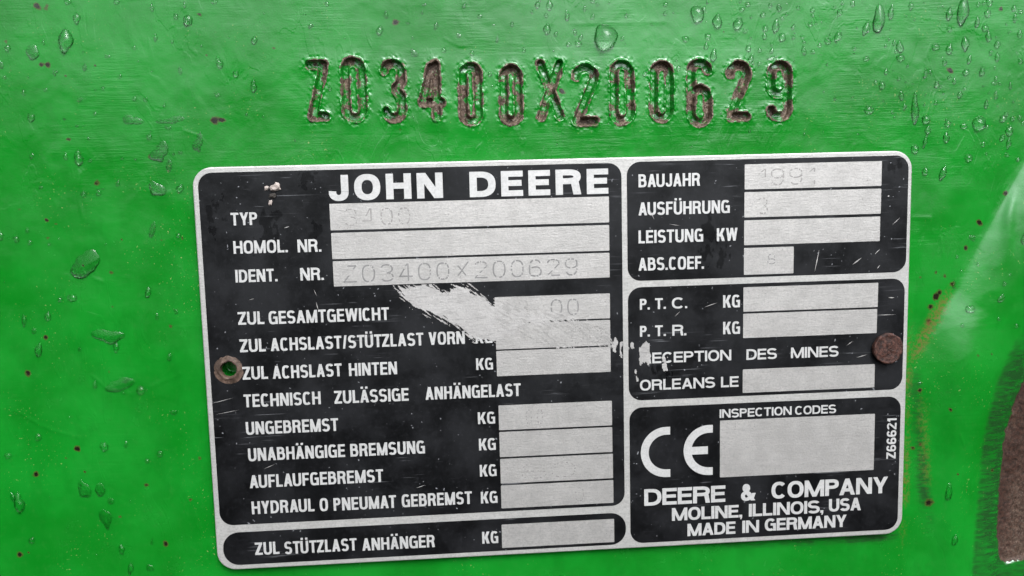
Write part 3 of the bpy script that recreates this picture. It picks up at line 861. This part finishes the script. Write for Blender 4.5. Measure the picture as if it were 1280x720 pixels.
# ---- faint stamped entries in the boxes
ENG = [('type', 'Z03400X200629', 25.3, 67.5, 21.05, 3.1, .16, MAT_ENGR), ('type', '3400', 26.0, 37.6, 10.9, 3.0, .30, MAT_ENGR_FAINT),
       ('type', '00', 62.4, 67.6, 28.35, 3.0, .16, MAT_ENGR), ('type', '3', 56.6, 58.3, 28.1, 2.8, .5, MAT_ENGR_FAINT),
       ('type', '00', 66.0, 71.8, 33.6, 3.0, .45, MAT_ENGR_FAINT),
       ('year', '1991', 100.9, 111.6, 5.7, 3.0, .22, MAT_ENGR_FAINT), ('year', '3', 100.9, 102.8, 10.9, 3.0, .45, MAT_ENGR_FAINT),
       ('year', '8', 102.8, 104.3, 20.2, 1.9, .42, MAT_ENGR), ('type', '00', 57.4, 60.6, 48.5, 2.8, .6, MAT_ENGR_FAINT),
       ('type', '80', 56.4, 66.5, 58.9, 2.9, .55, MAT_ENGR_FAINT), ('type', '0', 66.3, 68.0, 63.7, 2.7, .6, MAT_ENGR_FAINT)]
for fld, tx, x0, x1, yb, cap, drop, m in ENG:
    st = 'thin'
    polys_obj('engraved_number', word(tx, x0, x1, yb, cap, st, drop), m, FOBJ[fld], H_FIELD + .004)

# ---- ragged areas: scraped-off enamel, wiped spots
def ragged(name, fn, x0, y0, x1, y1, cell, mat, parent, h):
    xs = np.arange(x0, x1 + cell * .5, cell); ys = np.arange(y0, y1 + cell * .5, cell)
    X, Y = np.meshgrid(xs, ys)
    on = fn(X + cell / 2, Y + cell / 2)[:-1, :-1] > 0
    idx = -np.ones(X.shape, int)
    V, F = [], []
    for j, i in zip(*np.nonzero(on)):
        q = []
        for jj, ii in ((j, i), (j + 1, i), (j + 1, i + 1), (j, i + 1)):
            if idx[jj, ii] < 0:
                idx[jj, ii] = len(V); V.append(W3(X[jj, ii], Y[jj, ii], h))
            q.append(idx[jj, ii])
        F.append(tuple(q))
    if not F: return None
    return mesh_obj(name, V, F, mat, parent)
def px_poly(pts): return np.array([mmp(*p) for p in pts])
SCR = px_poly([(497, 359), (512, 359), (528, 358), (540, 360), (552, 366), (562, 367), (568, 361), (584, 359), (590, 366), (606, 373), (620, 381), (640, 384),
               (664, 388), (690, 392), (712, 396), (720, 402), (690, 407), (655, 408), (648, 412), (625, 425), (612, 424), (596, 423), (588, 420), (582, 413), (570, 405), (556, 398), (545, 394), (530, 387), (517, 381), (506, 372)])
def scr_fn(X, Y):
    sd = poly_sd(X, Y, SCR)
    # teeth run along the scraping direction, down to the right
    a = math.radians(38)
    u = X * math.cos(a) + Y * math.sin(a); v = -X * math.sin(a) + Y * math.cos(a)
    n = fbm(u * .55, v * 3.0, 81, 4) - .5
    right = sstep(54, 60, X)
    return sd + n * (1.5 + right * 3.0) - right * .25
ragged('scraped_patch', scr_fn, 34, 22, 68, 34, .11, MAT_WORN, FOBJ['type'], H_WORN)
SCUF = px_poly([(618, 376), (660, 384), (700, 392), (740, 402), (764, 414), (768, 432), (764, 436), (720, 434), (690, 436), (650, 420), (622, 410)])
def scuf_fn(X, Y):
    a = math.radians(30)
    u = X * math.cos(a) + Y * math.sin(a); v = -X * math.sin(a) + Y * math.cos(a)
    return np.minimum(poly_sd(X, Y, SCUF) * .25, .12) + fbm(u * .9, v * 3.2, 83, 4) - .70
ragged('scuff_mark', scuf_fn, 51, 24, 74, 36, .12, MAT_SCUFF, FOBJ['type'], H_WORN + .008)
def halo_fn(X, Y):
    a = math.radians(38)
    u = X * math.cos(a) + Y * math.sin(a); v = -X * math.sin(a) + Y * math.cos(a)
    sd = poly_sd(X, Y, SCR)
    return np.where(sd < .9, np.minimum(sd * .22 + .05, .1), -1) + (fbm(u * .7, v * 4.5, 85, 4) - .58)
ragged('scrape_fringe', halo_fn, 33, 21.8, 58, 35, .10, MAT_WORN, FOBJ['type'], H_WORN - .006)
def flake(pts, amp, seed, stretch=(2.4, .8), bound=.8):
    P_ = px_poly(pts)
    def fn(X, Y):
        return poly_sd(X, Y, P_) + (fbm(X * stretch[0], Y * stretch[1], seed, 4) - .53) * amp
    return fn, P_[:, 0].min() - bound, P_[:, 1].min() - bound, P_[:, 0].max() + bound, P_[:, 1].max() + bound
for pts, fld, amp, seed in [([(636, 401), (646, 402), (646, 408), (637, 407)], 'type', .9, 97), ([(663, 401), (672, 402), (672, 405), (664, 405)], 'type', 1.2, 98), ([(694, 432), (714, 431), (716, 435), (696, 436)], 'type', 1.6, 99),
                            ([(764, 432), (770, 422), (772, 430), (770, 440), (766, 440)], 'type', 1.3, 90), ([(774, 428), (778, 428), (777, 447), (773, 446)], 'type', 1.2, 91),
                            ([(786, 430), (790, 426), (793, 428), (793, 436), (788, 437)], 'mines', 1.1, 92),
                            ([(798, 434), (804, 430), (809, 426), (812, 430), (813, 450), (811, 459), (808, 454), (803, 452), (800, 456), (799, 444)], 'mines', .9, 93),
                            ([(828, 455), (832, 452), (834, 463), (829, 464)], 'mines', 1.0, 94), ([(793, 464), (796, 462), (798, 476), (795, 478)], 'mines', 1.2, 95),
                            ([(826, 446), (834, 446), (833, 452), (828, 452)], 'mines', 1.4, 96)]:
    fn, a, b, c, d = flake(pts, amp, seed)
    ragged('scraped_flake', fn, a, b, c, d, .09, MAT_WORN, FOBJ[fld], H_WORN + .004)
for pts, fld, amp, seed in [([(326, 262), (345, 262), (350, 292), (338, 315), (325, 310)], 'type', 2.6, 101), ([(375, 217), (392, 216), (393, 228), (378, 232)], 'type', 1.8, 102),
                            ([(383, 290), (402, 275), (402, 292), (390, 300)], 'type', 2.0, 103), ([(882, 264), (893, 262), (895, 300), (882, 325), (872, 322), (880, 300)], 'year', 1.6, 104),
                            ([(262, 250), (276, 250), (270, 290), (258, 300)], 'type', 2.4, 105), ([(1104, 202), (1128, 202), (1122, 212), (1106, 218)], 'year', 2.0, 106),
                            ([(896, 305), (912, 305), (908, 335), (892, 335)], 'year', 2.2, 107), ([(810, 462), (835, 462), (832, 472), (812, 470)], 'mines', 2.0, 108)]:
    fn, a, b, c, d = flake(pts, amp * 2.2, seed, (1.2, .7), 1.6)
    bx0, by0, bx1, by1 = FIELDS[fld]
    fn = (lambda f_: lambda X, Y: np.where((X > bx0 + .25) & (X < bx1 - .25) & (Y > by0 + .25) & (Y < by1 - .25), f_(X, Y), -1))(fn)
    ragged('wiped_spot', fn, a, b, c, d, .12, MAT_SMEAR, FOBJ[fld], H_SMEAR)

# hairline scratches, thin slivers of bare metal
def sliver(name, x0, y0, x1, y1, w, fld, mat=MAT_WORN):
    a, b = mmp(x0, y0), mmp(x1, y1)
    L = math.hypot(b[0] - a[0], b[1] - a[1]) or 1
    nx_, ny_ = -(b[1] - a[1]) / L * w, (b[0] - a[0]) / L * w
    m = ((a[0] + b[0]) / 2, (a[1] + b[1]) / 2)
    return polys_obj(name, [(0, [a, (m[0] + nx_, m[1] + ny_), b, (m[0] - nx_, m[1] - ny_)])], mat, FOBJ[fld], H_WORN + .012)
for s in [(1065, 331, 1077, 322, .12, 'year'), (1115, 281, 1125, 272, .06, 'year'), (1109, 245, 1112, 245, .12, 'year'), (1018, 340, 1024, 312, .09, 'year'),
          (1093, 318, 1100, 311, .07, 'year'), (1096, 336, 1100, 331, .08, 'year'), (880, 384, 897, 378, .06, 'mines'), (843, 396, 850, 389, .05, 'mines'),
          (355, 285, 362, 283, .07, 'type'), (311, 375, 318, 373, .05, 'type'), (1058, 432, 1066, 426, .07, 'mines'), (1070, 447, 1084, 443, .08, 'mines'),
          (395, 377, 398, 388, .07, 'type'), (392, 361, 396, 370, .05, 'type'), (262, 505, 292, 497, .05, 'type'), (270, 518, 300, 512, .04, 'type'), (520, 610, 532, 606, .06, 'type'),
          (330, 586, 344, 580, .05, 'type'), (836, 280, 850, 282, .04, 'year'), (812, 262, 818, 275, .05, 'year'), (1110, 372, 1118, 372, .10, 'mines'), (1094, 394, 1120, 393, .05, 'mines')]:
    sliver('scratch', *s)

# ---- stained eyelet round the empty hole
def lathe(name, prof, cx, cy, h0, mat, parent=None, n=56, jitter=0.0, seed=3, cap=True):
    """revolve (radius, height) about an axis standing on the panel, with uneven radius and height"""
    V, F = [], []
    for k in range(n):
        a = 2 * math.pi * k / n
        for j, (r, z) in enumerate(prof):
            jr = jitter * (float(fbm(np.array([math.cos(a) * 2.2 + r + 9]), np.array([math.sin(a) * 2.2 + j * .35 + 9]), seed, 3)[0]) - .5)
            V.append(((r + jr) * math.cos(a) / 1000, -(z + jr * .5) / 1000, (r + jr) * math.sin(a) / 1000))
    m = len(prof)
    for k in range(n):
        for j in range(m - 1):
            a, b = k * m + j, ((k + 1) % n) * m + j
            F.append((a, b, b + 1, a + 1))
    if cap:
        c = len(V); V.append((0, -prof[-1][1] / 1000, 0))
        for k in range(n): F.append((k * m + m - 1, ((k + 1) % n) * m + m - 1, c))
    o = mesh_obj(name, V, F, mat, parent, smooth=True)
    o.location = (wx(cx), -h0 / 1000, wz(cy))
    return o
lathe('eyelet', [(2.62, .02), (2.40, .05), (2.12, .09), (1.95, .14), (1.75, .24), (1.60, .30), (1.48, .24), (1.42, .0), (1.42, -1.3)], *HOLE, PLATE_TOP, MAT_RING, plate, jitter=.35, cap=False)

# ------------------------------------------------------------------ rivet
rv = lathe('rivet', [(2.74, -.1), (2.82, .10), (2.87, .45), (2.87, .78), (2.80, .95), (2.66, 1.04), (2.50, 1.02), (2.30, .96), (2.0, .99), (1.7, .93), (1.4, .98), (1.1, .94), (.8, .98), (.4, .95)],
           *RIVET, PLATE_TOP, MAT_RIVET, None, n=64, jitter=.55, seed=8)
tag(rv, 'rusty brown round rivet head holding the right end of the name plate', 'rivet')

# crumb of dried paint stuck on the plate near the word TYP
def crumb(name, px, py, size, mat, seed, lay=PLATE_TOP, flat=.6):
    x, y = mmp(px, py)
    r = np.random.default_rng(seed)
    bm = bmesh.new()
    bmesh.ops.create_icosphere(bm, subdivisions=2, radius=.5)
    for v in bm.verts:
        k = .35 + 1.2 * float(fbm(np.array([v.co.x * 4 + seed]), np.array([v.co.z * 4 + v.co.y * 2.7]), seed, 3)[0])
        v.co = Vector((v.co.x * size[0] * k / 1000, v.co.y * min(size) * flat * k / 1000, v.co.z * size[1] * k / 1000))
    me = bpy.data.meshes.new(name); bm.to_mesh(me); bm.free()
    me.materials.append(mat)
    o = link(bpy.data.objects.new(name, me))
    o.location = (wx(x), -(lay + min(size) * flat * .3) / 1000, wz(y))
    return o
c = crumb('paint_crumb', 345, 234, (2.0, 1.5), MAT_CHIP, 4); tag(c, 'pale chipped crumb stuck on the black enamel above the word TYP', 'crumb')
c = crumb('paint_crumb', 333, 235, (.8, .9), MAT_CHIP, 5); tag(c, 'tiny pale crumb just beside the larger crumb above TYP', 'crumb')
c = crumb('dirt_crumb', 341, 245, (1.3, .9), MAT_DIRT, 6); tag(c, 'dark dirt crumb under the pale chip above the word TYP', 'crumb')
c = crumb('paint_crumb', 338, 253, (.7, 1.0), MAT_CHIP, 12); tag(c, 'small pale splinter below the pale chip above TYP', 'crumb')

# ------------------------------------------------------------------ water drops
def drop_mesh(seed, teardrop, rough, sag, H):
    r = np.random.default_rng(seed)
    n, m = 28, 7
    ph = r.uniform(0, 6.28, 5); am = r.uniform(-1, 1, 5) * rough / np.array([1, 1.5, 2, 3, 4])
    V, F = [], []
    def pos(a, rho):
        rr = .5 * (1 + sum(am[k] * math.cos((k + 2) * a + ph[k]) for k in range(5)))
        x, z = rr * math.cos(a) * rho, rr * math.sin(a) * rho
        x *= 1 - teardrop * max(0, z) * 1.5
        hh = H * max(0.0, 1 - rho ** 2.0) ** .50 * (1 - sag * z * 2)
        return x, z, hh
    V.append((0, -pos(0, 0)[2], 0))
    for j in range(1, m + 1):
        rho = math.sin(j / m * math.pi / 2)
        for k in range(n):
            x, z, hh = pos(2 * math.pi * k / n, rho)
            V.append((x, -hh, z))
    for k in range(n): F.append((0, 1 + (k + 1) % n, 1 + k))
    for j in range(m - 1):
        for k in range(n):
            a, b = 1 + j * n + k, 1 + j * n + (k + 1) % n
            F.append((a, b, b + n, a + n))
    base = len(V)
    for k in range(n):
        x, y, z = V[1 + (m - 1) * n + k]
        V.append((x, .12, z))
    for k in range(n):
        a, b = 1 + (m - 1) * n + k, 1 + (m - 1) * n + (k + 1) % n
        F.append((a, b, base + (k + 1) % n, base + k))
    F.append(tuple(base + k for k in range(n)))
    me = bpy.data.meshes.new('water_drop')
    me.from_pydata(V, [], F)
    bm = bmesh.new(); bm.from_mesh(me)
    bmesh.ops.recalc_face_normals(bm, faces=bm.faces[:])
    bm.to_mesh(me); bm.free()
    me.polygons.foreach_set('use_smooth', [True] * len(me.polygons))
    me.materials.append(MAT_WATER)
    return me
DM_ROUND = [drop_mesh(s, .1, .14, .30, .38) for s in range(5)]
DM_LONG = [drop_mesh(20 + s, .30, .14, .40, .38) for s in range(5)]
DM_FLAT = [drop_mesh(40 + s, .1, .34, .50, .13) for s in range(5)]
PLATE_BOX = (-.5, -.5, PW + .5, PH + .5)
NTH = ['letter Z', 'zero next to the letter Z', 'digit three', 'digit four', 'zero next to the four', 'zero next to the letter X', 'letter X', 'two next to the letter X',
       'zero after the first two', 'zero before the six', 'digit six', 'two before the nine', 'digit nine']
def drop_label(px, py, w, h):
    x, y = mm(px, py)
    size = 'tiny' if max(w, h) <= 6 else 'small' if max(w, h) <= 10 else 'medium'
    form = 'elongated' if h > 1.45 * w else 'wide' if w > 1.3 * h else 'round'
    if 18 < x < 108.5:
        k = min(range(13), key=lambda i: abs((STAMP[i][1] + STAMP[i][2]) / 2 - x))
        where = ('high above' if y < -22 else 'close above' if y < -16 else 'beside') + ' the stamped ' + NTH[k]
    elif x >= 108.5:
        c_ = crease_d(np.array([x]), np.array([y]))[0][0]
        if y > 5: where = 'on the bent paint beyond the crease' if c_ > 0 else 'beside the right edge of the name plate'
        elif x < 122: where = 'between the stamped nine and the two long running drops'
        elif x < 134: where = 'above the rounded right corner of the name plate' if y < -10 else 'just over the rounded right corner of the name plate'
        elif y < -17: where = 'near the dark rust chip at the upper right'
        else: where = 'between the dark rust chip and the crease'
    else:
        where = 'left of the stamped letter Z' if y < -5 else 'on the green paint left of the name plate' if y < 30 else 'on the green paint left of the empty rivet hole'
    return f'{size} {form} water drop {where}'
def add_drop(px, py, w, h, flat=False, label=None, group='rain drops on the green panel', k=0, rot=0.0):
    x, y = mm(px, py); sx, sy = mmscale(px, py)
    ww, hh = w * sx, h * sy
    me = (DM_FLAT if flat else DM_LONG if h > 1.35 * w else DM_ROUND)[k % 5]
    o = bpy.data.objects.new('water_drop', me)
    thick = min(ww, hh)
    o.scale = (ww / 1000, thick * 1.05 / 1000, hh / 1000)
    o.rotation_euler = (0, rot, 0)
    o.location = (wx(x), -panel_h(x, y) / 1000 + .00002, wz(y))
    link(o)
    return tag(o, label or drop_label(px, py, w, h), 'water drop', group)
DROPS = '''672,6,7,8 687,6,8,13 683,19,5,6 709,19,6,14 684,36,9,14 741,1,7,5 747,5,5,5 731,10,4,8 741,20,5,8 719,40,4,8 726,46,6,7 711,55,7,6 723,54,9,7 778,48,5,6 783,19,5,5
832,5,6,6 832,16,5,7 857,48,8,8 695,42,5,7 897,26,12,19 923,29,13,14 932,38,7,6 970,32,9,17 978,46,9,11 974,9,6,10 954,18,8,6 928,11,7,6 935,5,7,6 963,6,5,5 998,9,5,5 1016,12,7,6
1016,19,5,4 1013,30,6,6 1020,28,4,4 978,22,6,4 984,17,4,4 992,33,5,7 1003,46,5,6 992,46,5,5 1005,52,5,4 1048,45,9,14 1050,15,7,8 1035,51,8,8 1025,56,5,5 1005,63,6,12 1017,64,7,5
965,63,5,7 965,55,4,5 950,62,5,6 936,60,7,9 939,73,7,9 949,79,5,5 892,69,9,16 883,57,6,10 885,45,8,8 880,11,6,7 965,72,14,4 956,45,6,8 957,35,7,8 1066,4,6,8 1083,35,9,17 1083,73,8,6
1053,3,5,6 1043,9,4,4 1114,15,7,19 1139,7,6,11 1187,17,8,17 1187,36,6,7 1222,27,6,15 1235,16,8,11 1223,5,5,6 1230,3,5,5 1237,2,8,10 1232,35,9,8 1236,45,7,14 1247,55,8,9 1268,10,6,8
1269,22,5,12 1276,14,7,5 1275,42,6,11 1239,65,5,8 1247,71,6,12 1276,76,6,7 1170,58,10,8 1187,61,8,14 1207,54,10,18 1212,74,5,13 1181,78,6,7 1228,89,7,12 1125,58,9,16 1118,53,5,7
1120,64,4,5 1126,72,10,9 1135,82,3,6 1108,89,5,9 1124,98,5,5 1095,102,5,5 1103,106,8,10 1157,92,5,13 1163,89,4,5 1208,90,9,8 1187,97,5,5 1193,101,5,8 1171,105,6,10 1176,108,4,4
1245,98,4,7 1243,104,8,4 1250,104,4,4 1263,107,4,9 1127,119,6,13 1131,133,5,8 1087,137,12,10 1116,140,5,4 1158,149,11,11 1160,162,7,11 1157,176,5,18 1185,154,8,10 1183,171,8,14
1205,157,9,8 1234,158,5,6 1200,118,6,9 1206,110,5,4 1245,119,5,10 1233,130,5,12 1258,142,6,6 1254,148,10,8 1266,148,7,6 1275,146,7,5 1279,153,5,6 1262,163,9,14 1261,179,6,14 1253,172,6,9
1211,197,9,10 1229,180,5,7 1144,186,10,11 1157,214,8,10 1179,216,8,20 1259,193,7,5 1273,199,7,5 1170,128,5,6 1221,330,4,4 1250,353,5,6 1256,342,4,4 1263,405,5,6 1198,405,4,5
96,22,9,14 146,2,8,6 85,2,9,6 235,25,12,14 220,20,6,8 10,60,8,8 233,28,8,10 274,78,9,14 388,32,5,7 409,4,5,7 318,50,8,10 268,2,9,5 412,110,5,7 272,118,8,5 295,92,8,8
225,235,10,10 75,374,6,6 90,372,12,9 185,365,8,14 60,395,8,12 30,400,6,16 48,546,8,10 130,558,10,12 200,567,8,8 40,675,8,8 152,686,7,13 1148,478,6,4 317,107,8,16 150,95,5,5
182,124,6,5 168,123,6,5 129,110,5,5 57,112,6,4 440,98,6,6 555,62,6,6 590,66,6,7 613,92,6,6 655,62,5,6 640,30,5,6 600,20,6,5 848,85,7,6 806,92,6,6 1068,60,5,5'''.split()
for k, s in enumerate(DROPS):
    px, py, w, h = map(float, s.split(','))
    add_drop(px, py, w, h, k=k, rot=random.uniform(-.25, .25))
rd = random.Random(21)
added = []
TAKEN = [tuple(map(float, s.split(',')[:2])) for s in DROPS]
for zone, cnt in (((0, 5, 235, 210), 26), ((0, 210, 225, 715), 30), ((420, 5, 670, 70), 10), ((1148, 225, 1275, 420), 6)):
    k = 0
    while k < cnt:
        px, py = rd.uniform(zone[0], zone[2]), rd.uniform(zone[1], zone[3])
        if min(math.hypot(px - a, py - b) for a, b in TAKEN) < 14: continue
        TAKEN.append((px, py)); k += 1
        w = rd.choice((4, 5, 5, 6, 7, 9)); h = w * rd.choice((.8, 1, 1.2, 1.6, 2.0))
        added.append(add_drop(px, py, w, h, flat=rd.random() < .35, k=k, rot=rd.uniform(-.3, .3)))
UNIQUE = [(757, 46, 29, 34, 0, 'big round water drop directly above the stamped digit two', 1), (872, 17, 17, 22, 0, 'round water drop above the gap before the stamped six', 2),
          (1099, 23, 15, 36, 0, 'long running water drop above the plate corner, beside a smaller drop', 3), (1204, 13, 14, 38, 0, 'long water drop running in from the upper border on the right', 1),
          (1144, 136, 10, 37, 0, 'long narrow water drop just above the plate rounded corner', 2), (1224, 154, 17, 18, 0, 'wide slanted water drop right of the plate corner', 3),
          (82, 50, 18, 30, 0, 'large elongated water drop on the upper left paint', 0), (41, 65, 18, 18, 1, 'flat round water drop beside the large elongated drop', 1),
          (98, 197, 12, 18, 0, 'single bright water drop on the left paint', 2), (107, 330, 36, 32, 1, 'broad flat blob of water on the left paint', 0),
          (200, 190, 20, 25, 1, 'flat wet blob near the plate corner above a hooked run', 2), (196, 236, 20, 20, 1, 'hooked wet run left of the plate corner', 3),
          (135, 420, 34, 20, 1, 'flat wet smear below the broad blob', 4), (150, 481, 36, 16, 1, 'wedge shaped wet smear left of the empty hole', 0),
          (176, 487, 11, 11, 0, 'round bead of water at the end of the wedge smear', 1), (24, 628, 14, 24, 0, 'curved water drop low on the left paint', 2),
          (105, 612, 15, 24, 1, 'flat vertical wet mark low on the left paint', 3), (132, 648, 13, 27, 1, 'flat wet run low on the left paint', 4),
          (125, 612, 14, 16, 1, 'flat wet patch beside the vertical wet mark', 1), (248, 178, 11, 24, 1, 'flat wet run above the plate corner', 2),
          (165, 150, 24, 12, 1, 'flat wide water drop high on the left paint', 3), (1209, 385, 12, 9, 0, 'round water drop on the bent paint right of the crease', 4),
          (1277, 295, 12, 18, 1, 'flat water blob on the bright bent paint', 0), (1183, 612, 8, 22, 0, 'tear shaped drop on the paint right of the plate', 3),
          (1190, 672, 7, 13, 0, 'small tear shaped drop below the other tear drop', 1), (215, 150, 30, 9, 1, 'flat wet streak left of the stamped letter', 2)]
for px, py, w, h, fl, lab, k in UNIQUE:
    o = add_drop(px, py, w, h, bool(fl), lab, 'larger water drops on the green panel', k)

# fine spray between the drops, far too many to count
def spray():
    V, F = [], []
    base_me = DM_ROUND[0]
    n, m = 10, 3
    for _ in range(1300):
        px = random.uniform(0, 1280); py = random.uniform(0, 720) ** 1.0
        dens = .25 + .75 * max(0, min(1, (px - 600) / 350)) if py < 220 else .35 * (px < 250)
        if random.random() > dens * max(.25, 1 - py / 330): continue
        x, y = mm(px, py)
        if PLATE_BOX[0] < x < PLATE_BOX[2] and PLATE_BOX[1] < y < PLATE_BOX[3]: continue
        r = random.uniform(.10, .26)
        el_ = random.uniform(.8, 1.6)
        b = len(V); z0 = panel_h(x, y)
        V.append((wx(x), -(z0 + r * .6) / 1000, wz(y)))
        for j in range(1, m + 1):
            rho = math.sin(j / m * math.pi / 2)
            for k in range(n):
                a = 2 * math.pi * k / n
                hh = r * .6 * max(0, 1 - rho * rho) ** .6 if j < m else -.06
                V.append((wx(x) + r * rho * math.cos(a) / 1000, -(z0 + hh) / 1000, wz(y) + r * el_ * rho * math.sin(a) / 1000))
        for k in range(n): F.append((b, b + 1 + k, b + 1 + (k + 1) % n))
        for j in range(m - 1):
            for k in range(n):
                p, q = b + 1 + j * n + k, b + 1 + j * n + (k + 1) % n
                F.append((p, p + n, q + n, q))
        F.append(tuple(b + 1 + (m - 1) * n + k for k in range(n))[::-1])
    o = mesh_obj('water_spray', V, F, MAT_WATER, None, smooth=True)
    tag(o, 'fine spray of tiny water droplets on the green paint', 'water spray', kind='stuff')
spray()
